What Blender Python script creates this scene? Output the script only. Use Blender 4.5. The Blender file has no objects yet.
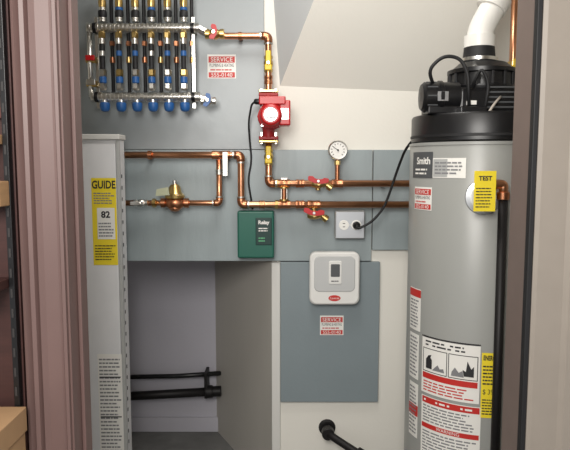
import bpy, bmesh, math, random
from mathutils import Vector, Matrix
random.seed(4)
sc=bpy.context.scene
try:
    sc.view_settings.view_transform='Standard'
except Exception: pass
F=600.0; PITCH=math.radians(5.7); CH=1.26
sp,cp=math.sin(PITCH),math.cos(PITCH)
def ray(px,py):
    u=(px-285)/F; v=(225-py)/F
    return Vector((u, cp+v*sp, -sp+v*cp))
def W(px,py,Y):
    d=ray(px,py); t=Y/d.y
    return Vector((d.x*t,Y,CH+d.z*t))
def Xa(px,py,Y): return W(px,py,Y).x
def Za(py,Y): return W(285,py,Y).z
def lin(c):
    r=[]
    for v in c[:3]:
        v/=255.0
        r.append(v/12.92 if v<=0.04045 else ((v+0.055)/1.055)**2.4)
    return (*r,1)
MATS={}
def mat(name,c,rough=0.5,metal=0.0,noise=0.0,nscale=20,bump=0.0,bscale=60,stretch=None,spec=None):
    if name in MATS: return MATS[name]
    m=bpy.data.materials.new(name); m.use_nodes=True
    nt=m.node_tree; b=nt.nodes['Principled BSDF']
    col=lin(c)
    b.inputs['Base Color'].default_value=col
    b.inputs['Roughness'].default_value=rough
    b.inputs['Metallic'].default_value=metal
    if spec is not None: b.inputs['Specular IOR Level'].default_value=spec
    tc=nt.nodes.new('ShaderNodeTexCoord'); mp=nt.nodes.new('ShaderNodeMapping')
    nt.links.new(tc.outputs['Object'],mp.inputs['Vector'])
    if stretch: mp.inputs['Scale'].default_value=stretch
    if noise>0:
        n=nt.nodes.new('ShaderNodeTexNoise'); n.inputs['Scale'].default_value=nscale; n.inputs['Detail'].default_value=5
        nt.links.new(mp.outputs[0],n.inputs['Vector'])
        r=nt.nodes.new('ShaderNodeValToRGB')
        r.color_ramp.elements[0].position=0.3; r.color_ramp.elements[1].position=0.7
        r.color_ramp.elements[0].color=tuple(x*(1-noise) for x in col[:3])+(1,)
        r.color_ramp.elements[1].color=tuple(min(1,x*(1+noise)) for x in col[:3])+(1,)
        nt.links.new(n.outputs['Fac'],r.inputs['Fac']); nt.links.new(r.outputs['Color'],b.inputs['Base Color'])
    if bump>0:
        n2=nt.nodes.new('ShaderNodeTexNoise'); n2.inputs['Scale'].default_value=bscale
        nt.links.new(mp.outputs[0],n2.inputs['Vector'])
        bp=nt.nodes.new('ShaderNodeBump'); bp.inputs['Strength'].default_value=bump; bp.inputs['Distance'].default_value=0.004
        nt.links.new(n2.outputs['Fac'],bp.inputs['Height']); nt.links.new(bp.outputs[0],b.inputs['Normal'])
    MATS[name]=m; return m
M_board=mat('painted_plywood',(150,156,158),0.36,noise=0.04,nscale=4,bump=0.15,bscale=25)
M_board2=mat('painted_plywood_low',(146,156,158),0.34,noise=0.05,nscale=6,bump=0.12,bscale=30,stretch=(3,1,.6))
M_board3=mat('painted_panel',(128,139,143),0.5,noise=0.04,nscale=5,bump=0.12)
M_white=mat('white_drywall',(228,225,216),0.8,noise=0.015,nscale=3,bump=0.1,bscale=90)
M_soffit_shade=mat('shaded_drywall',(182,184,184),0.8,noise=0.02,nscale=3)  # white drywall greyed, shade of the soffit's left face put into its colour
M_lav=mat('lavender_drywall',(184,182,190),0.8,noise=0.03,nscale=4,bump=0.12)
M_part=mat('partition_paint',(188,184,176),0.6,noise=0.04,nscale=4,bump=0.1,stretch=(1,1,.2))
M_edge=mat('edge_white',(210,209,204),0.6)
M_floor=mat('concrete',(112,112,110),0.85,noise=0.2,nscale=9,bump=0.4)
M_case=mat('mauve_trim',(111,88,84),0.45,noise=0.04,nscale=8)
M_jamb=mat('jamb_brown',(114,99,92),0.5,noise=0.04)
M_tan=mat('tan_trim',(146,137,127),0.5,noise=0.03)
M_black=mat('black_plastic',(17,17,19),0.35)
M_blackr=mat('black_rubber',(20,20,22),0.6)
M_iron=mat('black_iron',(32,30,30),0.5,metal=0.4)
M_copper=mat('copper',(210,152,116),0.3,metal=1.0,noise=0.16,nscale=14)
M_copperd=mat('copper_fitting',(188,128,94),0.34,metal=1.0,noise=0.2,nscale=30)
M_brass=mat('brass',(212,182,118),0.3,metal=1.0,noise=0.1,nscale=30)
M_steel=mat('stainless',(228,226,220),0.28,metal=1.0,noise=0.04,nscale=30)
M_solder=mat('solder',(200,198,192),0.35,metal=1.0)
M_red=mat('red_enamel',(184,24,28),0.35)
M_redd=mat('red_cast',(156,22,26),0.5,bump=.3)
M_yel=mat('yellow_plastic',(232,196,30),0.4)
M_yell=mat('yellow_label',(240,216,48),0.5)
M_blue=mat('blue_plastic',(34,88,150),0.4)
M_green=mat('green_box',(22,92,76),0.4)
M_lab=mat('label_white',(236,234,228),0.5)
M_ink=mat('label_ink',(40,40,42),0.6)
M_inkg=mat('label_ink_grey',(128,128,130),0.6)
M_redl=mat('label_red',(196,44,38),0.5)
M_cab=mat('cabinet_enamel',(226,226,227),0.35,noise=0.02)
M_tank=mat('tank_enamel',(152,153,149),0.33,noise=0.02,nscale=3)
M_pvc=mat('white_pvc',(230,228,222),0.35)
M_grey=mat('grey_box',(174,175,173),0.45)
M_greyd=mat('grey_dark',(80,82,84),0.5)
M_thb=mat('module_white',(226,225,221),0.4)
M_wood=mat('raw_wood',(176,140,100),0.7,noise=0.15,nscale=10,stretch=(1,1,6))
M_card=mat('cardboard',(168,134,98),0.8,noise=0.06)
M_darkred=mat('dark_red_wood',(62,34,30),0.6,noise=0.2,nscale=8,stretch=(1,1,8))
M_foil=mat('foil_tape',(200,202,204),0.3,metal=0.9)

def obj(name,me,parent=None,m=None,smooth=False):
    o=bpy.data.objects.new(name,me); sc.collection.objects.link(o)
    if m: me.materials.append(m)
    if smooth:
        for p in me.polygons: p.use_smooth=True
    if parent:
        o.parent=parent; o.matrix_parent_inverse=Matrix.Translation(-parent.location)
    return o
def grp(name,loc=(0,0,0)):
    e=bpy.data.objects.new(name,None); e.empty_display_size=0.05; e.location=loc
    sc.collection.objects.link(e); return e
def box(name,x0,x1,y0,y1,z0,z1,m,parent=None,bev=0.0,seg=2):
    bm=bmesh.new(); bmesh.ops.create_cube(bm,size=1)
    for v in bm.verts:
        v.co=Vector(((x0+x1)/2+v.co.x*abs(x1-x0),(y0+y1)/2+v.co.y*abs(y1-y0),(z0+z1)/2+v.co.z*abs(z1-z0)))
    if bev>0: bmesh.ops.bevel(bm,geom=bm.edges[:],offset=bev,segments=seg,affect='EDGES',profile=.5)
    me=bpy.data.meshes.new(name); bm.to_mesh(me); bm.free()
    return obj(name,me,parent,m)
def poly(name,vs,fs,m,parent=None):
    me=bpy.data.meshes.new(name); me.from_pydata([tuple(v) for v in vs],[],fs); me.update()
    return obj(name,me,parent,m)
def rbox(name,x0,x1,y0,y1,z0,z1,r,m,parent=None,n=8,eb=.003):
    pts=[]
    for cx,cz,a0 in ((x1-r,z1-r,0),(x0+r,z1-r,90),(x0+r,z0+r,180),(x1-r,z0+r,270)):
        for i in range(n+1):
            a=math.radians(a0+90*i/n); pts.append((cx+r*math.cos(a),cz+r*math.sin(a)))
    k=len(pts); cx=(x0+x1)/2; cz=(z0+z1)/2
    fx=1-2*eb/(x1-x0); fz=1-2*eb/(z1-z0)
    rings=[(y1,1),(y0+eb,1),(y0+eb*.3,.5),(y0,0)]
    vs=[]
    for y,q in rings:
        gx=fx+(1-fx)*q; gz=fz+(1-fz)*q
        for px,pz in pts: vs.append((cx+(px-cx)*gx,y,cz+(pz-cz)*gz))
    fs=[]
    for j in range(len(rings)-1):
        for i in range(k): fs.append((j*k+i,j*k+(i+1)%k,(j+1)*k+(i+1)%k,(j+1)*k+i))
    fs.append(tuple(range(k))); fs.append(tuple((len(rings)-1)*k+i for i in range(k)))
    me=bpy.data.meshes.new(name); me.from_pydata(vs,[],fs)
    bm=bmesh.new(); bm.from_mesh(me); bmesh.ops.recalc_face_normals(bm,faces=bm.faces[:]); bm.to_mesh(me); bm.free()
    return obj(name,me,parent,m)
def frame(t):
    t=t.normalized(); a=Vector((0,0,1)) if abs(t.z)<0.9 else Vector((0,1,0))
    n=t.cross(a).normalized(); return n,t.cross(n).normalized()
def lathe(name,base,axis,prof,m,parent=None,seg=24,smooth=True,off=0,sq=1.0):
    base=Vector(base); axis=Vector(axis).normalized(); n,b=frame(axis)
    vs=[];fs=[]
    for t,r in prof:
        for i in range(seg):
            a=2*math.pi*i/seg+off
            vs.append(base+axis*t+(n*math.cos(a)+b*math.sin(a)*sq)*r)
    for k in range(len(prof)-1):
        for i in range(seg):
            j=(i+1)%seg
            fs.append((k*seg+i,k*seg+j,(k+1)*seg+j,(k+1)*seg+i))
    fs.append(tuple(range(seg))[::-1]); fs.append(tuple((len(prof)-1)*seg+i for i in range(seg)))
    me=bpy.data.meshes.new(name); me.from_pydata([tuple(v) for v in vs],[],fs)
    bm=bmesh.new(); bm.from_mesh(me); bmesh.ops.recalc_face_normals(bm,faces=bm.faces[:])
    for f in bm.faces: f.smooth= smooth and len(f.verts)==4
    for e in bm.edges:
        if len(e.link_faces)==2 and e.calc_face_angle(0)>0.6: e.smooth=False
    bm.to_mesh(me); bm.free()
    return obj(name,me,parent,m)
def cyl(name,p0,p1,r,m,parent=None,seg=20,r2=None):
    p0=Vector(p0);p1=Vector(p1); L=(p1-p0).length; c=min(r*.12,L*.2)
    r2=r if r2 is None else r2
    return lathe(name,p0,p1-p0,[(0,r-c),(c,r),(L-c,r2),(L,r2-c)],m,parent,seg,smooth=seg>8)
def fillet(pts,fr,n=7):
    out=[pts[0]]
    for i in range(1,len(pts)-1):
        a,b,c=pts[i-1],pts[i],pts[i+1]
        d1=(a-b);d2=(c-b); r=min(fr,d1.length*.49,d2.length*.49)
        p=b+d1.normalized()*r; q=b+d2.normalized()*r
        for k in range(n+1):
            t=k/n; out.append(p*(1-t)**2+b*2*t*(1-t)+q*t*t)
    out.append(pts[-1]); return out
def tube(name,pts,r,m,parent=None,fr=0.02,seg=16,n=7):
    pts=fillet([Vector(p) for p in pts],fr,n)
    vs=[];fs=[]; nn=None
    for i,p in enumerate(pts):
        if i==0: t=pts[1]-p
        elif i==len(pts)-1: t=p-pts[i-1]
        else: t=(pts[i+1]-p).normalized()+(p-pts[i-1]).normalized()
        t=t.normalized()
        if nn is None: nn,_=frame(t)
        nn=(nn-t*nn.dot(t)).normalized(); b=t.cross(nn)
        for k in range(seg):
            a=2*math.pi*k/seg; vs.append(p+(nn*math.cos(a)+b*math.sin(a))*r)
    for i in range(len(pts)-1):
        for k in range(seg):
            j=(k+1)%seg; fs.append((i*seg+k,i*seg+j,(i+1)*seg+j,(i+1)*seg+k))
    fs.append(tuple(range(seg))[::-1]); fs.append(tuple((len(pts)-1)*seg+k for k in range(seg)))
    me=bpy.data.meshes.new(name); me.from_pydata([tuple(v) for v in vs],[],fs); me.update()
    return obj(name,me,parent,m,smooth=True)
def flatM(X0,Y,Z0):
    return lambda u,v,o:Vector((X0+u,Y-0.0008-o,Z0+v))
def rect(name,M,u0,u1,v0,v1,m,parent,layer=0,nu=1):
    vs=[];fs=[]
    for i in range(nu+1):
        u=u0+(u1-u0)*i/nu
        vs+= [M(u,v0,layer*.0006),M(u,v1,layer*.0006)]
    for i in range(nu): fs.append((2*i,2*i+2,2*i+3,2*i+1))
    return poly(name,vs,fs,m,parent)
def prints(name,M,u0,u1,v0,v1,n,m,parent,layer=1,fill=.45,words=5):
    vs=[];fs=[]; dv=(v1-v0)/n
    for k in range(n):
        va=v0+dv*k+dv*(1-fill)/2; vb=va+dv*fill
        u=u0; end=u0+(u1-u0)*random.uniform(.75,1)
        while u<end-1e-5:
            w=(u1-u0)/words*random.uniform(.4,1.2); ub=min(end,u+w)
            i=len(vs); vs+=[M(u,va,layer*.0006),M(ub,va,layer*.0006),M(ub,vb,layer*.0006),M(u,vb,layer*.0006)]
            fs.append((i,i+1,i+2,i+3)); u=ub+(u1-u0)/words*.15
    return poly(name,vs,fs,m,parent)
def text(name,M,s,u,v,size,m,parent,layer=2,maxw=None,bold=0.0):
    cu=bpy.data.curves.new(name+'_c','FONT'); cu.body=s; cu.size=size; cu.align_x='CENTER'; cu.align_y='CENTER'; cu.offset=bold
    cu.resolution_u=3
    o=bpy.data.objects.new('tmp',cu); sc.collection.objects.link(o)
    bpy.context.view_layer.update()
    dg=bpy.context.evaluated_depsgraph_get(); me=bpy.data.meshes.new_from_object(o.evaluated_get(dg))
    bpy.data.objects.remove(o)
    k=1
    if maxw and len(me.vertices):
        w=max(q.co.x for q in me.vertices)-min(q.co.x for q in me.vertices)
        if w>maxw: k=maxw/w
    for q in me.vertices: q.co=M(u+q.co.x*k,v+q.co.y,layer*.0006)
    me.materials.clear(); me.update()
    return obj(name,me,parent,m)
def R(px0,py0,px1,py1,Y):
    cx=(px0+px1)/2; cy=(py0+py1)/2
    return Xa(px0,cy,Y),Xa(px1,cy,Y),Za(py1,Y),Za(py0,Y)

# ---------------- ROOM ----------------
YB=2.2; YP=2.18; YR=2.75
zb=Za(261,YB)
xp=Xa(277,300,YB)
XL,XR=-1.15,1.0; ZC=2.35
box('floor',-2.2,2.0,-1.5,3.0,-0.05,0,M_floor)
box('wall_back_upper',XL,XR,YB,YB+.05,zb,ZC,M_white)
box('wall_back_lower',xp,XR,YB,YB+.05,0,zb,M_white)
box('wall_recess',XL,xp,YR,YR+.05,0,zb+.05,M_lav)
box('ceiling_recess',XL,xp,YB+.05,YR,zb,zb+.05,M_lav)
box('wall_left',XL-.05,XL,1.3,YR+.05,0,ZC,M_white)
box('wall_right',XR,XR+.05,1.3,YB+.05,0,ZC,M_white)
box('ceiling',-2.2,2.0,-1.5,3.0,ZC,ZC+.05,M_white)
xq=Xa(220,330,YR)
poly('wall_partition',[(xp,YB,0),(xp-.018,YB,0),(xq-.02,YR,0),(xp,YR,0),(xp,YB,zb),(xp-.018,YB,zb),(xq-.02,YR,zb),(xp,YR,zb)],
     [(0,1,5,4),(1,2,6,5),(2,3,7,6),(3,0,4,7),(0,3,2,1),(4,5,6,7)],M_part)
box('trim_partition_edge',xp-.020,xp+.012,YB-.012,YB,0,zb-.004,M_edge,bev=.002)
xl,xr=-.438,.49; Y0,Y1=1.2,1.3
box('wall_front_left',-2.2,xl-.012,Y0,Y1,0,ZC,M_tan)
box('wall_front_right',xr+.012,2.0,Y0,Y1,0,ZC,M_tan)
box('wall_front_header',xl-.012,xr+.012,Y0,Y1,2.05,ZC,M_tan)
box('trim_jamb_left',xl-.012,xl,Y0-.002,Y1+.004,0,2.05,M_case,bev=.001)
box('trim_jamb_stop_left',xl,xl+.008,Y0+.045,Y0+.085,0,2.05,M_case,bev=.0015)
box('trim_jamb_right',xr,xr+.012,Y0-.002,Y1+.004,0,2.05,M_jamb,bev=.001)
def casing(name,prof,m):
    vs=[];n=len(prof)
    for z in (0,2.12):
        for x,y in prof: vs.append((x,y,z))
    fs=[(i,(i+1)%n,(i+1)%n+n,i+n) for i in range(n)]+[tuple(range(n))[::-1],tuple(range(n,2*n))]
    return poly(name,vs,fs,m)
x=xl-.004
casing('trim_casing_left',[(x,Y0),(x,Y0-.012),(x-.006,Y0-.014),(x-.010,Y0-.006),(x-.014,Y0-.008),(x-.040,Y0-.012),(x-.050,Y0-.018),(x-.054,Y0-.010),(x-.058,Y0-.020),(x-.066,Y0-.022),(x-.070,Y0-.014),(x-.076,Y0-.024),(x-.082,Y0-.022),(x-.084,Y0)],M_case)
x=xr+.006
casing('trim_casing_right',[(x,Y0),(x,Y0-.014),(x+.008,Y0-.018),(x+.06,Y0-.018),(x+.07,Y0-.024),(x+.09,Y0-.024),(x+.09,Y0)],M_tan)
box('trim_weatherstrip',xr-.005,xr+.0055,Y0-.014,Y0+.004,0,2.05,M_blackr,bev=.002)

# sloping soffit (underside of the stairs), one flat plane
A=W(280,86,YB); B=W(316,-6,2.04)
D=W(600,96,YB); D=Vector((XR,YB,A.z-.04))
top=2.34
Bt=A+(B-A)*((top-A.z)/(B.z-A.z))
nrm=(Bt-A).cross(D-A)
Ey=A.y-(nrm.x*(XR-A.x)+nrm.z*(top-A.z))/nrm.y
Et=Vector((XR,Ey,top)); Ct=Vector((A.x-.06,YB,top))
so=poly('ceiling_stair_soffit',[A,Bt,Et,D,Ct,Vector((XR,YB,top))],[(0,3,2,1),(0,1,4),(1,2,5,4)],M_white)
so.data.materials.append(M_soffit_shade); so.data.polygons[1].material_index=1  # left face takes the tone with the shade painted in
# plywood boards
box('plywood_board',XL+.01,Xa(264,60,YP),YP,YB,Za(149.3,YP),2.3,M_board,bev=.001)
box('plywood_board',XL+.01,Xa(372,200,YP),YP,YB,Za(261,YP),Za(149.8,YP),M_board2,bev=.0015)
box('plywood_board',Xa(373,200,YP),Xa(418,200,YP),YP,YB,Za(250,YP),Za(149.8,YP),M_board2,bev=.0015)
x0,x1,z0,z1=R(280.5,262,379,402,YP)
box('plywood_board',x0,x1,YP,YB,z0,z1,M_board3,bev=.0015)
# ---------------- MANIFOLD ----------------
YM=2.105
def X(px,py=60): return Xa(px,60,YM)
def Z(py): return Za(py,YM)
mf=grp('radiant_heating_manifold',(X(150),YM,Z(65)))
loops=[104,120.5,136.5,152.5,168.5,184.5]
def header(nm,py,x0,x1):
    z=Z(py); r=.0165
    L=X(x1)-X(x0); prof=[(0,r*.8),(.003,r)]
    k=0
    while .012+k*.0142<L-.012:
        t=.012+k*.0142; prof+=[(t,r),(t+.002,r*.9),(t+.005,r*.9),(t+.007,r)]; k+=1
    prof+=[(L-.002,r),(L,r*.8)]
    lathe(nm,(X(x0),YM,z),(1,0,0),prof,M_steel,mf,24)
header('supply_header',28,88,200); header('return_header',97,90,200)
for i,px in enumerate(loops):
    x=X(px)
    n=f'{i+1}'
    lathe('flowmeter_'+n,(x,YM,Z(22)),(0,0,1),[(0,.012),(.008,.012),(.009,.0145),(.02,.0145),(.021,.010),(.05,.010)],M_steel,mf,16)
    lathe('flowmeter_knob_'+n,(x,YM-.002,Z(18)),(0,0,1),[(0,.0135),(.004,.0145),(.020,.0145),(.024,.012)],M_blackr,mf,16)
    lathe('flowmeter_collar_'+n,(x,YM-.002,Z(11)),(0,0,1),[(0,.011),(.002,.0130),(.010,.0130),(.012,.009)],M_blue if i%2 else M_steel,mf,16)
    lathe('flowmeter_cap_'+n,(x,YM-.002,Z(7.5)),(0,0,1),[(0,.012),(.010,.0135),(.022,.0135),(.028,.009),(.032,.008),(.034,.013),(.07,.013)],M_brass,mf,12)
    yf=YM-.018
    lathe('supply_nut_'+n,(x,yf,Z(33)),(0,0,-1),[(0,.010),(.004,.0125),(.02,.0125),(.024,.009)],M_brass,mf,6,smooth=False)
    lathe('supply_sleeve_'+n,(x,yf,Z(39)),(0,0,-1),[(0,.010),(.020,.010),(.022,.007)],M_steel,mf)
    cyl('loop_tube_'+n,(x,yf,Z(42)),(x,yf,Z(84)),.0088,M_blackr,mf)
    lathe('tube_band_'+n,(x,yf,Z(52)),(0,0,-1),[(0,.0092),(.001,.0100),(.016,.0100),(.017,.0092)],M_blue if i%3 else M_steel,mf)
    lathe('compression_nut_'+n,(x,yf,Z(70)),(0,0,-1),[(0,.009),(.003,.0135),(.02,.0135),(.026,.011)],M_brass if i%2 else M_steel,mf,6,smooth=False)
    lathe('blue_collar_'+n,(x,yf,Z(77.5)),(0,0,-1),[(0,.010),(.001,.0125),(.02,.0125),(.022,.010)],M_blue,mf)
    lathe('return_nut_'+n,(x,yf,Z(84)),(0,0,-1),[(0,.009),(.002,.013),(.018,.013),(.024,.010)],M_steel,mf,6,smooth=False)
    cyl('loop_tube_rear_'+n,(x+.024,YM+.02,Z(-12)),(x+.024,YM+.02,Z(92)),.0062,M_blackr,mf)
    lathe('rear_clip_'+n,(x+.024,YM+.02,Z(56)),(0,0,-1),[(0,.0065),(.001,.0095),(.02,.0095),(.021,.0065)],M_brass if i%2 else M_copperd,mf)
    lathe('rear_nut_'+n,(x+.024,YM+.02,Z(40)),(0,0,-1),[(0,.0065),(.001,.010),(.016,.010),(.017,.0065)],M_copperd,mf,6,smooth=False)
    lathe('actuator_neck_'+n,(x,YM-.004,Z(100)),(0,0,-1),[(0,.010),(.014,.010)],M_steel,mf)
    lathe('actuator_cap_'+n,(x,YM-.004,Z(102.5)),(0,0,-1),[(0,.013),(.002,.0165),(.008,.0175),(.022,.0165),(.029,.013),(.032,.006)],M_blue,mf)
for px in (96,193):
    x=X(px)
    box('bracket_%d'%px,x-.006,x+.006,YM+.012,YM+.016,Z(108),Z(16),M_steel,mf,.001)
    for py in (28,97):
        z=Z(py)
        box('bracket_arm_%d_%d'%(px,py),x-.006,x+.006,YM+.012,YP,z-.006,z+.006,M_steel,mf,.001)
        lathe('bracket_clamp_%d_%d'%(px,py),(x-.006,YM,z),(1,0,0),[(0,.018),(.012,.018)],M_black,mf)
for py in (60,84):
    z=Z(py)
    cyl('end_valve_body_%d'%py,(X(86),YM,z),(X(97),YM,z),.011,M_brass,mf)
    box('end_valve_handle_%d'%py,X(88),X(97),YM-.03,YM-.022,z-.006,z+.012,M_red if py==60 else M_steel,mf,.002)
tube('end_drop',[(X(90),YM,Z(28)),(X(90),YM,Z(97))],.009,M_steel,mf)
def wing(nm,c,m,par,w=.03,h=.012,d=.008,ang=0):
    bm=bmesh.new()
    pts=[(-w,-h*.3),(-w,h),(-w*.55,h*1.1),(-w*.3,h*.45),(w*.3,h*.45),(w*.55,h*1.1),(w,h),(w,-h*.3),(w*.35,-h),(-w*.35,-h)]
    ca,sa=math.cos(ang),math.sin(ang); vs=[]
    for yy in (-d/2,d/2):
        for (u,v) in pts: vs.append((c[0]+u*ca-v*sa,c[1]+yy,c[2]+u*sa+v*ca))
    n=len(pts)
    fs=[(i,(i+1)%n,(i+1)%n+n,i+n) for i in range(n)]+[tuple(range(n))[::-1],tuple(range(n,2*n))]
    me=bpy.data.meshes.new(nm); me.from_pydata(vs,[],fs)
    bm.from_mesh(me); bmesh.ops.recalc_face_normals(bm,faces=bm.faces[:])
    bmesh.ops.bevel(bm,geom=bm.edges[:],offset=.0015,segments=2,affect='EDGES'); bm.to_mesh(me); bm.free()
    return obj(nm,me,par,m)
def ballvalve(par,nm,c,ax,r,mb,mh,hl=.05,kind='lever',hang=0):
    c=Vector(c); ax=Vector(ax)
    lathe(nm+'_body',c-ax*r*2.6,ax,[(0,r*1.2),(r*.1,r*1.35),(r*1.1,r*1.35),(r*1.2,r*1.05),(r*1.7,r*1.3),(r*2.3,r*1.5),(r*2.9,r*1.5),(r*3.5,r*1.3),(r*4,r*1.05),(r*4.1,r*1.35),(r*5.1,r*1.35),(r*5.2,r*1.2)],mb,par,16)
    lathe(nm+'_stem',c+Vector((0,-r,0)),(0,-1,0),[(0,r*.7),(r*1.0,r*.7),(r*1.01,r*.45),(r*1.5,r*.45)],mb,par,12)
    y=c.y-r*2.3
    if kind=='lever':
        if abs(ax.z)>.5:
            box(nm+'_handle',c.x-r*.8,c.x+r*.8,y-.003,y+.003,c.z-hl*.15,c.z+hl*.75,mh,par,.0025)
            box(nm+'_handle_tip',c.x-r*1.1,c.x+r*1.1,y-.004,y+.002,c.z-hl*.45,c.z-hl*.1,mh,par,.003)
        else: box(nm+'_handle',c.x-hl*.75,c.x+hl*.35,y-.003,y+.003,c.z-r*.7,c.z+r*.7,mh,par,.0025)
        lathe(nm+'_nut',(c.x,y-.002,c.z),(0,-1,0),[(0,r*.5),(.006,r*.5)],M_steel,par,6,smooth=False)
    else:
        wing(nm+'_handle',(c.x,y-.004,c.z),mh,par,w=hl*.5,h=hl*.22,ang=hang)
        lathe(nm+'_nut',(c.x,y-.006,c.z),(0,-1,0),[(0,r*.5),(.006,r*.5)],M_steel,par,6,smooth=False)
cyl('supply_union',(X(198),YM,Z(28)),(X(207),YM,Z(33)),.0135,M_steel,mf,8)
ballvalve(mf,'supply_valve',(X(215),YM,Z(34)),(1,0,0),.0125,M_brass,M_red,.050,'wing',math.radians(80))
cyl('return_union',(X(198),YM,Z(98)),(X(206),YM,Z(100)),.0135,M_steel,mf,8)
ballvalve(mf,'return_valve',(X(208),YM,Z(101)),(1,0,0),.010,M_steel,M_blue,.046,'wing',math.radians(75))

# ---------------- COPPER PIPES ----------------
YC=2.125; RC=.0118
def P(px,py,Y=YC): return W(px,py,Y)
def elbow(par,nm,p,d1,d2,r=RC):
    d1=Vector(d1);d2=Vector(d2); p=Vector(p); L=r*2.3
    tube(nm,[p+d1*L,p,p+d2*L],r*1.22,M_copperd,par,fr=L*.8)
    for k,d in enumerate((d1,d2)):
        lathe(nm+'_ring%d'%k,p+d*(L*.85),d,[(0,r*1.25),(.0005,r*1.33),(r*.5,r*1.33),(r*.55,r*1.05)],M_solder,par)
def coup(par,nm,p,ax,r=RC,L=.03,m=None):
    lathe(nm,Vector(p)-Vector(ax)*L/2,ax,[(0,r*1.05),(.001,r*1.25),(L*.3,r*1.25),(L*.35,r*1.18),(L*.65,r*1.18),(L*.7,r*1.25),(L-.001,r*1.25),(L,r*1.05)],m or M_copperd,par)
sl=grp('copper_supply_line',P(268,100))
zt=Za(36,YC); xv=Xa(268.5,100,YC); z183=Za(183.5,YC); z204=Za(204.5,YC); z155=Za(155,YC)
xR=Xa(430,190,YC)
cyl('run_top',(Xa(224,36,YC),YC,zt),(xv,YC,zt),RC*.95,M_copper,sl)
elbow(sl,'elbow_top',(xv,YC,zt),(-1,0,0),(0,0,-1))
cyl('drop_a',(xv,YC,zt),(xv,YC,Za(91,YC)),RC*.95,M_copper,sl)
tube('drop_to_run',[(xv,YC,Za(143,YC)),(xv,YC,z183),(xR,YC,z183)],RC,M_copper,sl,fr=.03)
elbow(sl,'elbow_low',(xv,YC,z183),(0,0,1),(1,0,0))
ballvalve(sl,'upper_isolation_valve',(xv,YC,Za(64,YC)),(0,0,1),.0110,M_brass,M_yel,.055)
ballvalve(sl,'lower_isolation_valve',(xv,YC,Za(157,YC)),(0,0,1),.0110,M_brass,M_yel,.050)
coup(sl,'coupling_upper',(xv,YC,Za(80,YC)),(0,0,1))
coup(sl,'coupling_run_1',(Xa(300,183,YC),YC,z183),(1,0,0))
for px in (240,):
    xx=Xa(px,36,YC); lathe('hanger_%d'%px,(xx-.006,YC,zt),(1,0,0),[(0,RC*1.15),(.012,RC*1.15)],M_copperd,sl); box('hanger_foot_%d'%px,xx-.006,xx+.006,YC+.008,YP,zt-.005,zt+.005,M_copperd,sl)
xx=Xa(384,183,YC); box('pipe_standoff',xx-.006,xx+.006,YC+.009,YP,z183-.005,z183+.005,M_copperd,sl)
rl=grp('copper_return_line',P(240,180))
xe=Xa(241,180,YC)
tube('return_run',[(Xa(108,155,YC),YC,z155),(xe,YC,z155),(xe,YC,z204),(xR,YC,z204)],RC,M_copper,rl,fr=.03)
elbow(rl,'elbow_a',(xe,YC,z155),(-1,0,0),(0,0,-1)); elbow(rl,'elbow_b',(xe,YC,z204),(0,0,1),(1,0,0))
coup(rl,'coupling_a',(Xa(300,204,YC),YC,z204),(1,0,0)); coup(rl,'coupling_b',(Xa(262,204,YC),YC,z204),(1,0,0),L=.02)
for px,zz in ((228,z155),(150,z155)):
    xx=Xa(px,155,YC); lathe('clamp_%d'%px,(xx-.008,YC,zz),(1,0,0),[(0,RC*1.05),(.001,RC*1.3),(.015,RC*1.3),(.016,RC*1.05)],M_copperd,rl); box('clamp_foot_%d'%px,xx-.006,xx+.006,YC+.008,YP,zz-.006,zz+.006,M_copperd,rl)
xt=Xa(219,165,YC)
coup(rl,'feed_tee',(xt,YC,z155),(1,0,0),L=.05)
box('strap_a',Xa(223,160,YC),Xa(228,160,YC),YC-.016,YC-.013,Za(176,YC),Za(152,YC),M_solder,rl,.001)
z203=Za(203,YC)
fl=grp('copper_feed_line',P(200,203))
tube('feed_run',[(xt,YC,z155-.016),(xt,YC,z203),(Xa(112,203,YC),YC,z203)],RC*.85,M_copper,fl,fr=.025)
elbow(fl,'elbow_feed',(xt,YC,z203),(0,0,1),(-1,0,0),RC*.85)
coup(fl,'riser_ring',(xt,YC,Za(172,YC)),(0,0,1),r=RC*.85,L=.02,m=M_solder)
pr=grp('brass_pressure_regulator',P(175,203))
xc=Xa(175,203,YC)
lathe('body',(xc-.05,YC,z203),(1,0,0),[(0,.013),(.001,.017),(.016,.017),(.018,.013),(.028,.020),(.04,.026),(.06,.026),(.072,.020),(.082,.013),(.084,.017),(.099,.017),(.1,.013)],M_copperd,pr,20)
lathe('bonnet',(xc,YC,z203+.012),(0,0,1),[(0,.026),(.006,.034),(.014,.035),(.018,.031),(.026,.024),(.045,.020),(.054,.013)],M_brass,pr,24)
for i in range(6):
    a=i*math.pi/3; lathe('bolt_%d'%i,(xc+.029*math.cos(a),YC+.029*math.sin(a),z203+.024),(0,0,1),[(0,.004),(.008,.004)],M_steel,pr,6,smooth=False)
lathe('adjuster',(xc,YC,z203+.062),(0,0,1),[(0,.008),(.018,.008),(.02,.005)],M_steel,pr,12)
lathe('bottom_cup',(xc,YC,z203-.012),(0,0,-1),[(0,.022),(.008,.022),(.016,.014),(.018,.006)],M_copperd,pr,20)
tgm=mat('tag_olive',(176,178,150),.5)
poly('tag',[(xc-.062,YC-.03,z203+.026),(xc-.012,YC-.036,z203+.030),(xc-.016,YC-.036,z203+.058),(xc-.058,YC-.03,z203+.050)],[(0,1,2,3)],tgm,pr)
box('mount_bracket',xc-.006,xc+.006,YC+.018,YP,z203-.008,z203+.008,M_solder,pr,.001)
sv=grp('shutoff_valve',P(135,203))
ballvalve(sv,'feed_valve',(Xa(141,203,YC),YC,z203),(1,0,0),.0095,M_steel,M_steel,.045)
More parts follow.
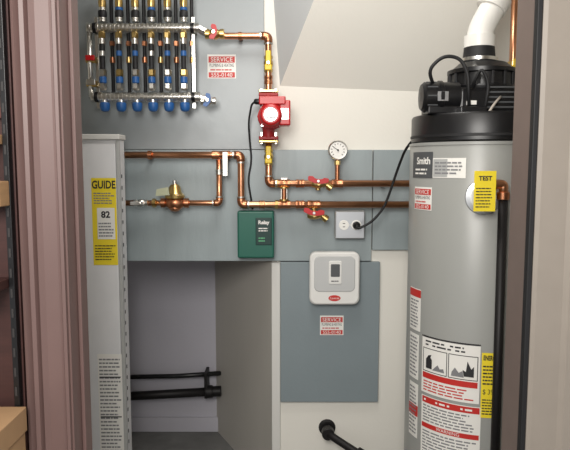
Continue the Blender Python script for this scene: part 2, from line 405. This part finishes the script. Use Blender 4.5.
lathe('union_nut',(Xa(152,203,YC),YC,z203),(1,0,0),[(0,.012),(.002,.016),(.014,.016),(.016,.012)],M_brass,sv,8,smooth=False)
tc=grp('closely_spaced_tees',P(283,193)); xt2=Xa(284,193,YC)
cyl('link',(xt2,YC,z204),(xt2,YC,z183),.0085,M_copperd,tc)
for zz,k in ((z183,'a'),(z204,'b')):
    coup(tc,'tee_'+k,(xt2,YC,zz),(1,0,0),L=.045)
    lathe('flange_'+k,(xt2,YC,zz+(.012 if k=='b' else -.018)),(0,0,1),[(0,.012),(.001,.0165),(.007,.0165),(.008,.012)],M_brass,tc,16)
    lathe('thread_'+k,(xt2-.032,YC,zz),(1,0,0),[(0,.013),(.001,.016),(.01,.016),(.012,.013)],M_brass,tc,8,smooth=False)
box('backing_bracket',xt2-.012,xt2+.012,YC+.008,YP,z204-.012,z183+.02,M_solder,tc,.001)
for px,zz,off in ((318,z183,-1),(314,z204,1)):
    x=Xa(px,190,YC)
    dv=grp('drain_valve',(x,YC,zz))
    coup(dv,'tee',(x,YC,zz),(1,0,0),L=.045)
    cyl('neck',(x,YC,zz),(x,YC,zz-.024),.009,M_brass,dv)
    c=Vector((x,YC-.014,zz+(.0 if off<0 else -.036)))
    lathe('body',c+Vector((-.024,0,0)),(1,0,0),[(0,.010),(.006,.013),(.016,.016),(.030,.016),(.042,.012),(.052,.011)],M_brass,dv,16)
    lathe('spout',c+Vector((.024,0,.0)),(.8,-.1,-.6),[(0,.0095),(.012,.0095),(.013,.0125),(.028,.0125),(.029,.009)],M_brass,dv,16)
    cyl('stem',c+Vector((0,-.005,0)),c+Vector((0,-.034,.0)),.006,M_brass,dv)
    wing('handle',(c.x-.002,c.y-.034,c.z+.012),M_red,dv,w=.036,h=.011,ang=math.radians(-8))
    cyl('screw',c+Vector((-.002,-.034,.010)),c+Vector((-.002,-.042,.010)),.005,M_steel,dv)
xg=Xa(338,150,YC-.02); zg=Za(150,YC-.02)
pg=grp('pressure_gauge',(xg,YC,zg))
cyl('stem',(xg,YC,z183+RC),(xg,YC,zg-.02),.008,M_copperd,pg)
coup(pg,'stem_tee',(xg,YC,z183),(1,0,0),L=.04)
cyl('stem_nut',(xg,YC,zg-.052),(xg,YC,zg-.036),.011,M_brass,pg,6)
lathe('case',(xg,YC+.012,zg),(0,-1,0),[(0,.032),(.002,.034),(.026,.034),(.028,.032),(.027,.029),(.024,.028)],M_steel,pg,36)
lathe('dial',(xg,YC-.010,zg),(0,-1,0),[(0,.0285),(.0035,.0285)],M_lab,pg,36)
for i in range(11):
    a=math.radians(225-27*i); c=Vector((xg,YC-.0145,zg)); d=Vector((math.cos(a),0,math.sin(a)))
    cyl('tick_%d'%i,c+d*.019,c+d*.025,.0009,M_ink,pg,4)
cyl('needle',(xg+.004,YC-.016,zg-.004),(xg-.016,YC-.016,zg+.012),.0010,M_ink,pg,6)
cyl('hub',(xg,YC-.0135,zg),(xg,YC-.018,zg),.003,M_ink,pg,10)
# ---------------- PUMP ----------------
pu=grp('circulator_pump',P(272,116)); zc=Za(117,YC)
for k,(pa,s) in enumerate(((95,1),(138,-1))):
    z=Za(pa,YC)
    box('flange_%d'%k,xv-.034,xv+.034,YC-.016,YC+.016,z-.006,z+.006,M_redd,pu,.003)
    box('mating_flange_%d'%k,xv-.034,xv+.034,YC-.016,YC+.016,z+s*.012-.005,z+s*.012+.005,M_brass,pu,.003)
    for dx in (-.025,.025):
        lathe('bolt_%d_%d'%(k,dx>0),(xv+dx,YC,z-.02),(0,0,1),[(0,.006),(.04,.006)],M_steel,pu,6,smooth=False)
lathe('volute_neck',(xv,YC,Za(138,YC)),(0,0,1),[(0,.018),(.02,.020),(.05,.026),(.09,.026),(.12,.020),(Za(95,YC)-Za(138,YC),.018)],M_redd,pu,20)
lathe('volute',(xv+.008,YC+.024,zc),(0,-1,0),[(0,.034),(.006,.044),(.03,.046),(.036,.042)],M_redd,pu,32)
lathe('motor_flange',(xv+.01,YC-.012,zc),(0,-1,0),[(0,.044),(.001,.049),(.010,.049),(.011,.044)],M_red,pu,8,smooth=False)
prof=[(0,.040)]
for i in range(5): prof+=[(.006+i*.012,.042),(.010+i*.012,.042),(.011+i*.012,.038),(.0115+i*.012,.038)]
prof+=[(.072,.038),(.080,.034),(.083,.028)]
lathe('motor',(xv+.01,YC-.022,zc),(0,-1,0),prof,M_red,pu,32)
lathe('nameplate',(xv+.01,YC-.105,zc),(0,-1,0),[(0,.0225),(.001,.023),(.002,.0225)],M_foil,pu,32)
lathe('vent_screw',(xv+.01,YC-.107,zc-.002),(0,-1,0),[(0,.006),(.004,.006)],M_steel,pu,12)
Mn=flatM(xv+.01,YC-.1075,zc); text('plate_text',Mn,'UP 15',0,.012,.012,M_redl,pu,1,maxw=.03); rect('plate_band',Mn,-.016,.016,-.014,-.009,M_ink,pu,1)
for i in range(4):
    a=math.pi/4+i*math.pi/2; lathe('screw_%d'%i,(xv+.01+.043*math.cos(a),YC-.023,zc+.043*math.sin(a)),(0,-1,0),[(0,.005),(.007,.005)],M_steel,pu,6,smooth=False)
box('terminal_box',xv+.038,xv+.076,YC-.085,YC-.01,zc-.034,zc+.050,M_red,pu,.005)
box('terminal_cover',xv-.03,xv+.060,YC-.090,YC-.03,zc+.034,zc+.062,M_red,pu,.004)
box('terminal_label',xv+.044,xv+.070,YC-.0865,YC-.085,zc-.014,zc+.022,M_foil,pu)
lathe('cord_grip',(xv-.028,YC-.05,zc+.048),(-1,0,0),[(0,.010),(.014,.010),(.02,.007)],M_black,pu,12)
tube('power_cord',[(xv-.045,YC-.05,zc+.048),(Xa(252,104,YC),YC-.03,zc+.04),(Xa(248,118,YC),YC+.02,Za(122,YC)),(Xa(249,140,YC),YP-.006,Za(142,YC)),(Xa(251,160,YC),YP-.006,Za(160,YC)),(Xa(247,180,YC),YP-.006,Za(180,YC)),(Xa(252,195,YC),YP-.007,Za(209,YP))],.0035,M_blackr,pu,fr=.03,seg=10)
# ---------------- ZONE CONTROLLER (green) ----------------
x0,x1,z0,z1=R(237.5,211,274,258,2.13)
g=grp('zone_relay_box',((x0+x1)/2,YP,z0))
box('base',x0+.004,x1-.004,2.165,YP,z0+.004,z1-.004,M_greyd,g,.002)
box('cover',x0,x1,2.125,2.167,z0,z1,M_green,g,.006,3)
w=x1-x0; h=z1-z0
box('dark_panel',x0+w*.50,x0+w*.94,2.1238,2.126,z0+h*.28,z0+h*.86,mat('green_dark',(14,52,46),.35),g,.002)
Mg=flatM((x0+x1)/2,2.1236,(z0+z1)/2)
text('logo',Mg,'Relay',w*.22,h*.26,.018,M_lab,g,1,maxw=w*.38,bold=.0006)
prints('print',Mg,w*.08,w*.38,h*.06,h*.16,2,M_lab,g,1,words=3)
prints('print_low',Mg,w*.08,w*.3,-h*.16,-h*.04,2,mat('led_green',(90,170,120),.4),g,1,words=3)
# ---------------- OUTLET ----------------
x0,x1,z0,z1=R(335,211,365,239,2.14)
g=grp('electrical_outlet',((x0+x1)/2,YP,z0))
box('box',x0,x1,2.142,YP,z0,z1,M_grey,g,.005)
box('cover_plate',x0+.002,x1-.002,2.138,2.143,z0+.002,z1-.002,M_foil,g,.002)
xm=(x0+x1)/2; zm=(z0+z1)/2
for dx in (-.022,.022):
    lathe('receptacle_%d'%(dx>0),(xm+dx,2.139,zm),(0,-1,0),[(0,.018),(.003,.018),(.0035,.017)],M_lab,g,20)
    for dz in (-.006,.006): box('slot_%d_%d'%(dx>0,dz>0),xm+dx-.004,xm+dx+.004,2.1348,2.136,zm+dz-.0012,zm+dz+.0012,M_ink,g)
lathe('screw',(xm,2.139,zm),(0,-1,0),[(0,.003),(.002,.003)],M_steel,g,8)
HX,HY,HR=.597,1.85,.21
cz=grp('appliance_cord',(xm+.022,2.135,zm))
lathe('plug',(xm+.022,2.134,zm),(0,-1,0),[(0,.014),(.012,.014),(.022,.009),(.026,.005)],M_black,cz,16)
pts=[(xm+.022,2.108,zm),W(358,229,2.09),W(372,222,2.085),W(384,208,2.08),W(390,192,2.07),W(398,168,2.05),W(405,150,2.0),W(412,141,1.95),W(418,136,1.90),W(424,133,1.86)]
tube('cord',pts,.0045,M_blackr,cz,fr=.04,seg=10)
# ---------------- CONTROL MODULE ----------------
x0,x1,z0,z1=R(309.5,252,359.5,304.5,2.14)
g=grp('boiler_control_module',((x0+x1)/2,YP,z0))
w=x1-x0;h=z1-z0
box('back_plate',x0+.006,x1-.006,2.165,YP,z0+.006,z1-.006,M_grey,g,.004)
rbox('housing',x0,x1,2.133,2.167,z0,z1,.024,M_thb,g,10,.006)
rbox('face',x0+w*.09,x1-w*.09,2.1305,2.136,z0+h*.25,z1-h*.07,.02,mat('face_grey',(190,191,190),.4),g,10,.003)
rbox('display_frame',x0+w*.38,x0+w*.64,2.1280,2.132,z0+h*.40,z0+h*.84,.006,M_thb,g,6,.002)
rbox('display',x0+w*.42,x0+w*.60,2.1268,2.129,z0+h*.54,z0+h*.78,.003,M_greyd,g,4,.0008)
lathe('badge',(x0+w*.5,2.1345,z0+h*.13),(0,-1,0),[(0,.022),(.0025,.022)],M_redl,g,28,sq=.5)
Mg=flatM(x0+w*.5,2.1322,z0+h*.13); text('badge_text',Mg,'Controls',0,0,.011,M_lab,g,1,maxw=.034)
Mg=flatM(x0+w*.5,2.1280,z0+h*.46); prints('print',Mg,-w*.07,w*.09,-.004,.004,1,M_ink,g,1,words=3)
# ---------------- STICKERS ----------------
def sticker_parts(g,M,w,h,nu):
    rect('paper',M,-w/2,w/2,-h/2,h/2,M_lab,g,0,nu)
    rect('red_band',M,-w*.46,w*.46,h*.16,h*.42,M_redl,g,1,nu); rect('red_band_low',M,-w*.46,w*.46,-h*.46,-h*.24,M_redl,g,1,nu)
    text('headline',M,'SERVICE',0,h*.28,h*.26,M_lab,g,2,maxw=w*.8); text('company',M,'PLUMBING & HEATING',0,h*.04,h*.2,M_ink,g,1,maxw=w*.85)
    text('phone',M,'555-0140',0,-h*.36,h*.24,M_lab,g,2,maxw=w*.8); prints('line',M,-w*.4,w*.4,-h*.2,-h*.08,1,M_redl,g,1)
def sticker(px0,py0,px1,py1,Y):
    x0,x1,z0,z1=R(px0,py0,px1,py1,Y)
    g=grp('service_sticker',((x0+x1)/2,Y,z0)); sticker_parts(g,flatM((x0+x1)/2,Y,(z0+z1)/2),x1-x0,z1-z0,1)
sticker(207.5,54.5,236,78.5,YP)
sticker(320,315.5,343.5,335,YP)
# ---------------- LEFT CABINET ----------------
YF=2.0; xr_=Xa(123,300,YF); xl_=xr_-.42; zt_=Za(136,YF)
g=grp('boiler_cabinet',((xr_+xl_)/2,YF,0))
box('body',xl_,xr_-.001,YF+.006,2.07,.0,zt_-.001,M_cab,g,.002)
box('front_panel',xl_+.0,xr_-.012,YF,YF+.008,.02,zt_-.025,M_cab,g,.002)
box('top_cap',xl_-.004,xr_+.004,YF-.008,2.074,zt_-.012,zt_+.006,M_edge,g,.003)
box('corner_strip',xr_-.010,xr_+.0015,YF-.001,YF+.009,.0,zt_-.014,M_grey,g,.001)
for i in range(26):
    z=.25+i*(zt_-.35)/26; box('slot_%d'%i,xr_+.0003,xr_+.0016,YF+.02,YF+.025,z,z+.012,M_ink,g)
x0,x1,z0,z1=R(92.5,178,117,265,YF)
M=flatM((x0+x1)/2,YF,(z0+z1)/2); w=x1-x0;h=z1-z0
rect('energy_label',M,-w/2,w/2,-h/2,h/2,M_yell,g,0)
text('energy_headline',M,'GUIDE',.000,h*.42,.036,M_ink,g,1,maxw=w*.96,bold=.001)
prints('energy_print_top',M,-w*.42,w*.42,h*.2,h*.34,5,M_inkg,g,1,words=6)
rect('energy_panel',M,-w*.30,w*.42,-h*.20,h*.16,M_lab,g,1)
text('energy_number',M,'82',.004,h*.08,.03,M_ink,g,2,bold=.001)
prints('energy_print',M,-w*.25,w*.36,-h*.18,h*.0,5,M_inkg,g,2,words=5); prints('energy_print_low',M,-w*.42,w*.42,-h*.45,-h*.26,6,M_ink,g,2,fill=.35,words=6)
x0,x1,z0,z1=R(97.5,354,121.5,470,YF); M=flatM((x0+x1)/2+.006,YF,(z0+z1)/2); w=x1-x0;h=z1-z0
rect('rating_label',M,-w/2,w/2,-h/2,h/2,M_lab,g,0); prints('rating_print',M,-w*.44,w*.44,-h*.47,h*.47,30,M_inkg,g,1,fill=.4,words=5)
rect('rating_bar',M,-w*.44,w*.44,h*.30,h*.31,M_ink,g,2)
rect('rating_bar_low',M,-w*.44,w*.44,-h*.04,-h*.03,M_ink,g,2)
# ---------------- BLACK PIPES IN RECESS ----------------
g=grp('black_gas_pipes',W(170,385,2.66))
tube('upper_pipe',[(-.95,2.70,Za(378,2.70)),(Xa(178,375,2.70),2.70,Za(376,2.70)),(Xa(222,373,2.70),2.70,Za(373,2.70))],.0105,M_black,g)
zA=Za(399,2.68); zz=Za(391,2.68)
tube('lower_pipe',[(-.95,2.68,zA),(Xa(221,390,2.68),2.68,zz)],.020,M_iron,g)
dd=(Vector((Xa(221,390,2.68),2.68,zz))-Vector((-.95,2.68,zA))).normalized()
lathe('coupling',Vector((Xa(221,390,2.68),2.68,zz))-dd*.07,dd,[(0,.022),(.003,.029),(.03,.029),(.034,.024),(.07,.024)],M_iron,g,16)
box('strap',Xa(205,385,2.69),Xa(208,385,2.69),2.66,2.75,zz-.03,Za(371,2.69),M_iron,g,.002)
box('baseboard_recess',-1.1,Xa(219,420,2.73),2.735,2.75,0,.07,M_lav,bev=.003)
# ---------------- DRAIN PIPE ----------------
p0=W(327,427,2.2)
g=grp('drain_pipe_elbow',p0)
lathe('wall_flange',(p0.x,2.199,p0.z),(0,-1,0),[(0,.032),(.004,.032),(.006,.024)],M_iron,g)
tube('pipe',[(p0.x,2.2,p0.z),(p0.x,2.14,p0.z),(p0.x+.13,2.05,p0.z-.05),(p0.x+.15,2.04,0.0)],.014,M_iron,g,fr=.03)
lathe('collar',(p0.x,2.165,p0.z),(0,-1,0),[(0,.02),(.002,.023),(.03,.023),(.032,.02)],M_iron,g)
lathe('elbow_ring',(p0.x+.10,2.075,p0.z-.037),(.8,-.55,-.3),[(0,.016),(.002,.020),(.022,.020),(.024,.016)],M_iron,g)

# ---------------- WATER HEATER ----------------
ztop=Za(143,1.8)
g=grp('water_heater',(HX,HY,0))
lathe('tank',(HX,HY,.03),(0,0,1),[(0,HR-.012),(.01,HR),(ztop-.03-.012,HR),(ztop-.03-.002,HR-.004),(ztop-.03,HR-.02)],M_tank,g,96)
lathe('base_ring',(HX,HY,0),(0,0,1),[(0,HR-.02),(.035,HR-.02)],M_blackr,g,64)
lathe('top_rim',(HX,HY,ztop-.010),(0,0,1),[(0,HR),(.001,HR+.002),(.009,HR+.002),(.010,HR-.001),(.0105,HR-.03)],M_tank,g,96)
def HM(px,py,RR=HR):
    d=ray(px,py); ox,oy=-HX,-HY
    A=d.x**2+d.y**2; B=2*(ox*d.x+oy*d.y); Cc=ox*ox+oy*oy-RR*RR
    t=(-B-math.sqrt(max(0,B*B-4*A*Cc)))/(2*A)
    x=d.x*t;y=d.y*t;z=CH+d.z*t
    return math.atan2(x-HX,-(y-HY)),z
def cylM(th0,z0):
    def M(u,v,o):
        th=th0+u/HR; r=HR+.001+o
        return Vector((HX+r*math.sin(th),HY-r*math.cos(th),z0+v))
    return M
def hlab(px0,py0,px1,py1):
    cy=(py0+py1)/2; cx=(px0+px1)/2
    ta,_=HM(px0,cy); tb,_=HM(px1,cy); _,za=HM(cx,py0); _,zb_=HM(cx,py1)
    return cylM((ta+tb)/2,(za+zb_)/2),(tb-ta)*HR,za-zb_
M,w,h=hlab(413.5,152,433,178)
rect('badge_plate',M,-w/2,w/2,-h/2,h/2,M_greyd,g,0,8)
text('badge_text',M,'Smith',w*.1,h*.15,.028,M_lab,g,1,maxw=w*.7,bold=.0008)
prints('badge_print',M,-w*.3,w*.4,-h*.4,-h*.1,2,M_lab,g,1,words=3)
M,w,h=hlab(433,158,466,178)
rect('spec_plate',M,-w/2,w/2,-h/2,h/2,M_lab,g,0,8); rect('spec_plate_dark',M,-w*.48,-w*.02,-h*.45,h*.45,M_grey,g,1,8); prints('spec_print',M,-w*.42,w*.45,-h*.35,h*.35,4,M_inkg,g,2,words=5)
M,w,h=hlab(415,187,432,210)
sticker_parts(g,M,w,h,6)
M,w,h=hlab(410.5,288,421,330); rect('side_label_1',M,-w/2,w/2,-h/2,h/2,M_lab,g,0,6); rect('side_label_1_red',M,-w/2,w/2,h*.3,h*.48,M_redl,g,1,6); prints('side_print_1',M,-w*.4,w*.4,-h*.45,h*.25,9,M_inkg,g,1,words=3)
M,w,h=hlab(410,333,419,378); rect('side_label_2',M,-w/2,w/2,-h/2,h/2,M_lab,g,0,6); prints('side_print_2',M,-w*.4,w*.4,-h*.45,h*.45,11,M_inkg,g,1,words=3)
M,w,h=hlab(409.5,382,418,436); rect('side_label_3',M,-w/2,w/2,-h/2,h/2,M_lab,g,0,6); rect('side_label_3_red',M,-w/2,w/2,-h*.1,h*.1,M_redl,g,1,6); prints('side_print_3',M,-w*.4,w*.4,-h*.45,h*.45,13,M_inkg,g,2,words=3)
M,w,h=hlab(422,341,480,400)
rect('warning_label',M,-w/2,w/2,-h/2,h/2,M_lab,g,0,20)
rect('warning_border',M,-w/2,w/2,h*.47,h*.5,M_ink,g,1,20)
prints('warning_print',M,-w*.42,w*.44,h*.32,h*.44,2,M_ink,g,1,words=5)
def frm(nm,u0,u1,v0,v1,t=.0022):
    rect(nm+'_t',M,u0,u1,v1-t,v1,M_ink,g,1,10); rect(nm+'_b',M,u0,u1,v0,v0+t,M_ink,g,1,10)
    rect(nm+'_l',M,u0,u0+t,v0,v1,M_ink,g,1,1); rect(nm+'_r',M,u1-t,u1,v0,v1,M_ink,g,1,1)
frm('pictogram_a',-w*.47,-w*.01,-h*.12,h*.29); frm('pictogram_b',w*.01,w*.47,-h*.12,h*.29)
def pic(nm,cx,cy,pts,m=M_ink):
    poly(nm,[M(cx+a*w,cy+b*h,.0012) for a,b in pts],[tuple(range(len(pts)))],m,g)
pic('pictogram_can',-w*.33,h*.04,((-.07,-.1),(.05,-.1),(.05,.06),(.02,.1),(.04,.15),(-.02,.13),(-.07,.06)))
pic('pictogram_vapour',-w*.17,-h*.02,((-.10,-.05),(.12,-.05),(.10,.02),(.04,.0),(0,.06),(-.05,.01)),M_inkg)
pic('pictogram_flame',w*.33,h*.02,((-.07,-.08),(-.09,.03),(-.04,.0),(-.02,.18),(.04,.05),(.08,.10),(.08,-.08)))
pic('pictogram_spill',w*.16,-h*.03,((-.10,-.05),(.10,-.05),(.08,.06),(.02,.02),(-.04,.10),(-.09,.02)),M_inkg)
rect('danger_band',M,-w*.47,w*.47,-h*.24,-h*.14,M_redl,g,1,20)
prints('danger_print',M,-w*.45,w*.45,-h*.47,-h*.27,4,M_redl,g,1,words=6)
M,w,h=hlab(421,403,480,472)
rect('instruction_label',M,-w/2,w/2,-h/2,h/2,M_lab,g,0,20)
rect('instruction_red',M,-w*.48,w*.48,h*.40,h*.49,M_redl,g,1,20)
prints('instruction_head',M,-w*.44,w*.44,h*.415,h*.475,1,M_lab,g,2,words=4)
prints('instruction_print',M,-w*.46,w*.46,h*.12,h*.38,6,M_inkg,g,1,words=7)
rect('instruction_band',M,-w*.48,w*.48,h*.03,h*.10,M_redl,g,1,20); text('warning_word',M,'WARNING',0,h*.065,h*.07,M_lab,g,2)
prints('instruction_print2',M,-w*.46,w*.46,-h*.45,h*.0,10,M_inkg,g,1,words=7)
M,w,h=hlab(481,353,498,418)
rect('energy_label',M,-w/2,w/2,-h/2,h/2,M_yell,g,0,8)
text('energy_headline',M,'ENERGY',0,h*.42,h*.1,M_ink,g,1,maxw=w*.85,bold=.0008)
prints('energy_print',M,-w*.42,w*.42,-h*.0,h*.32,6,M_ink,g,1,words=4)
text('energy_number',M,'$ 392',0,-h*.1,h*.11,M_ink,g,1,maxw=w*.8)
prints('energy_print2',M,-w*.42,w*.42,-h*.46,-h*.2,6,M_ink,g,1,words=4)
# T&P valve + discharge
th,zT=HM(483,197)
def on(th,z,r): return Vector((HX+r*math.sin(th),HY-r*math.cos(th),z))
dr=Vector((math.sin(th),-math.cos(th),0))
v=grp('relief_valve',on(th,zT,HR))
lathe('escutcheon',on(th,zT,HR-.002),dr,[(0,.044),(.006,.048),(.010,.046),(.012,.034)],M_foil,v,32)
lathe('body',on(th,zT,HR),dr,[(0,.017),(.02,.017),(.022,.021),(.05,.021),(.055,.014)],M_brass,v,16)
c=on(th,zT,HR+.035)
e1=c+Vector((.036,0,.036))
tube('discharge_elbow',[c,c+Vector((0,0,.036)),e1,e1+Vector((.016,0,0)),e1+Vector((.016,0,-.035))],.0125,M_copper,v,fr=.016)
tube('discharge_pipe',[e1+Vector((.016,0,-.03)),Vector((e1.x+.020,e1.y,.12))],.0125,M_iron,v)
lathe('discharge_collar',e1+Vector((.016,0,-.02)),(0,0,-1),[(0,.014),(.002,.017),(.02,.017),(.022,.014)],M_copperd,v)
tx=c+Vector((-.010,-.028,.0))
Mt=flatM(tx.x+.003,tx.y,tx.z+.018)
box('tag',tx.x-.026,tx.x+.032,tx.y,tx.y+.001,tx.z-.035,tx.z+.072,M_yell,v,.0004)
prints('tag_print',Mt,-.024,.024,-.045,.012,7,M_ink,v,1,fill=.35,words=5); text('tag_word',Mt,'TEST',0,.034,.016,M_ink,v,1,bold=.0006)
tube('tag_wire',[tx+Vector((0,0,.06)),tx+Vector((0,.02,.02))],.001,M_steel,v)
# ---------------- POWER VENT BLOWER ----------------
b=grp('vent_blower',(HX,HY,ztop))
def bx(px,py=110): return Xa(px,py,HY-.04)
def bz(py): return Za(py,HY-.04)
zb0=ztop+.002
lathe('base_hood',(HX,HY,zb0),(0,0,1),[(0,.203),(.003,.207),(.072,.207),(.078,.204),(.080,.198),(.0805,.05)],M_black,b,64)
lathe('base_hood_band',(HX,HY,zb0+.012),(0,0,1),[(0,.2055),(.001,.2095),(.008,.2095),(.009,.2055)],M_blackr,b,64)
zh=zb0+.080
# square-sided scroll housing with a round fan drum on top
box('scroll_housing',bx(450),bx(516),HY-.12,HY+.09,zh-.002,bz(90),M_black,b,.014,3)
lathe('fan_drum',(bx(483),HY-.02,bz(92)),(0,0,1),[(0,.100),(.010,.104),(.014,.104),(.016,.096),(.050,.093),(.053,.101),(.064,.101),(.068,.088),(.084,.070)],M_black,b,40)
for i in range(16):
    a=i*2*math.pi/16
    cx=bx(483)+.096*math.cos(a); cy=HY-.02+.096*math.sin(a)
    box('rib_%d'%i,cx-.004,cx+.004,cy-.004,cy+.004,bz(88),bz(74),M_blackr,b,.0015)
for i in range(5):
    zz_=zh+.014+i*.014
    box('louver_%d'%i,bx(478),bx(506),HY-.1225,HY-.119,zz_,zz_+.005,M_greyd,b,.001)
box('motor_cradle',bx(422),bx(452),HY-.12,HY-.03,zh-.002,bz(108),M_black,b,.004)
lathe('motor',(bx(416,99),HY-.085,bz(99)),(1,0,0),[(0,.012),(.004,.036),(.012,.043),(.05,.043),(.052,.047),(.062,.047),(.064,.043),(.11,.043),(.115,.030)],M_black,b,28)
for i in range(10):
    a=i*math.pi/5; q0=(HY-.085+.043*math.cos(a),bz(99)+.043*math.sin(a))
    cyl('motor_vent_%d'%i,(bx(416,99)+.016,*q0),(bx(416,99)+.045,*q0),.0022,M_greyd,b,6)
box('motor_label',bx(430),bx(440),HY-.1305,HY-.1275,bz(104),bz(95),M_foil,b)
box('control_box',bx(449),bx(474),HY-.16,HY-.10,bz(132),bz(110),M_black,b,.004)
box('control_label',bx(453),bx(466),HY-.1612,HY-.1595,bz(127),bz(121),M_greyd,b)
box('bright_tab',bx(458),bx(466),HY-.14,HY-.10,bz(108),bz(104),M_lab,b,.001)
tube('cord',[(bx(428),HY-.1,bz(88)),(bx(421),HY-.12,bz(74)),(bx(434),HY-.13,bz(61)),(bx(450),HY-.13,bz(63)),(bx(457),HY-.14,bz(78)),(bx(459),HY-.14,bz(112))],.005,M_blackr,b,fr=.04,seg=10)
tube('sense_tube',[(bx(490),HY-.125,bz(100)),(bx(480),HY-.16,bz(108)),(bx(470),HY-.18,bz(122)),(bx(472),HY-.15,bz(132))],.0035,mat('clear_tube',(180,172,162),.4),b,fr=.04,seg=10)
tube('sense_tube_b',[(bx(462),HY-.13,bz(92)),(bx(468),HY-.15,bz(72)),(bx(476),HY-.15,bz(88)),(bx(472),HY-.15,bz(118))],.0045,M_blackr,b,fr=.04,seg=10)
xvn=bx(481,60)
lathe('vent_adapter',(xvn,HY-.02,bz(72)),(0,0,1),[(0,.066),(.010,.062),(.012,.054),(.024,.054),(.026,.051),(.04,.051),(.042,.047),(.075,.044)],M_blackr,b,32)
lathe('hose_clamp',(xvn,HY-.02,bz(61)),(0,0,1),[(0,.0505),(.001,.0535),(.010,.0535),(.011,.0505)],M_steel,b,32)
vp=grp('pvc_vent_pipe',(xvn,HY-.02,bz(50)))
q=Vector((xvn,HY-.02,bz(51)))
tube('vent_run',[q,q+Vector((0,0,.06)),q+Vector((.07,.01,.19)),q+Vector((.13,.02,.45)),q+Vector((.15,.02,2.345-q.z))],.038,M_pvc,vp,fr=.06,seg=28)
lathe('elbow_socket',q+Vector((0,0,.012)),(0,0,1),[(0,.039),(.001,.045),(.035,.045),(.037,.039)],M_pvc,vp,32)
dd=Vector((.07,.01,.13)).normalized(); lathe('elbow_socket_b',q+Vector((.032,.005,.125)),dd,[(0,.039),(.001,.045),(.04,.045),(.042,.039)],M_pvc,vp,32)
yw=2.0; xx=Xa(512,90,yw)
wc=grp('cold_water_connection',(xx,yw,ztop))
tube('riser',[(xx,yw,ztop-.002),(xx,yw,Za(-40,yw))],.0125,M_copper,wc)
ballvalve(wc,'shutoff',(xx,yw,Za(72,yw)),(0,0,1),.013,M_brass,M_yel,.05)
lathe('dielectric_nut',(xx,yw,Za(105,yw)),(0,0,1),[(0,.016),(.002,.022),(.03,.022),(.032,.016)],M_copperd,wc,8,smooth=False)
# ---------------- FAR LEFT (outside the door) ----------------
g=grp('wall_shelving',(-.7,1.15,0))
xw=-.527
box('back_panel',-1.1,xw-.002,1.18,1.199,0,2.2,M_darkred,g,.001)
xa=xw-.004
box('upright',xa-.012,xa-.001,1.162,1.18,.75,2.2,M_black,g,.001)
for i in range(34):
    z=.8+i*.04; box('slot_%d'%i,xa-.0090,xa-.0045,1.1605,1.1625,z,z+.018,mat('slot_dark',(48,46,46),.6),g,.0005)
for i,z in enumerate((1.30,1.02)):
    box('shelf_%d'%i,-1.1,xa-.013,1.05,1.179,z,z+.018,M_wood if i==0 else M_darkred,g,.001)
box('wood_ledge',-.9,xa-.002,1.12,1.1615,Za(206,1.15),Za(181,1.15),M_wood,g,.002)
for i in range(13):
    z=1.35+i*.045; box('slat_%d'%i,-1.1,xa-.014,1.166,1.1795,z,z+.02,mat('slat_red',(92,44,38),.6),g,.001)
cb=grp('cardboard_box',(-.7,1.0,.0))
zt2=Za(410,1.14)
box('base',-.9,-.520,.98,1.155,0,zt2-.05,M_card,cb,.002); box('lid',-.905,-.517,.975,1.158,zt2-.05,zt2,M_card,cb,.002); box('tape',-.73,-.68,.9735,1.158,zt2-.02,zt2+.0008,mat('tape',(190,160,110),.3),cb)

# ---------------- LIGHTS ----------------
def area(name,loc,tgt,size,e,c=(1,1,1)):
    l=bpy.data.lights.new(name,'AREA'); l.size=size; l.energy=e; l.color=c
    o=bpy.data.objects.new(name,l); o.location=loc
    o.rotation_euler=(Vector(tgt)-Vector(loc)).to_track_quat('-Z','Y').to_euler(); sc.collection.objects.link(o)
area('closet_ceiling_lamp',(.0,1.5,2.3),(.05,1.85,0),.4,8,(1,.97,.93))
area('room_lamp',(-.25,-.3,1.8),(0,2.2,1.2),.7,34,(1,.965,.92))
w=bpy.data.worlds.new('World'); sc.world=w; w.use_nodes=True
w.node_tree.nodes['Background'].inputs[0].default_value=(.94,.93,.93,1); w.node_tree.nodes['Background'].inputs[1].default_value=.8
cam=bpy.data.cameras.new('camera'); co=bpy.data.objects.new('camera',cam); sc.collection.objects.link(co)
co.location=(0,0,CH); co.rotation_euler=(math.pi/2-PITCH,0,0); cam.sensor_width=36; cam.lens=F/570*36; cam.clip_start=.02
sc.camera=co
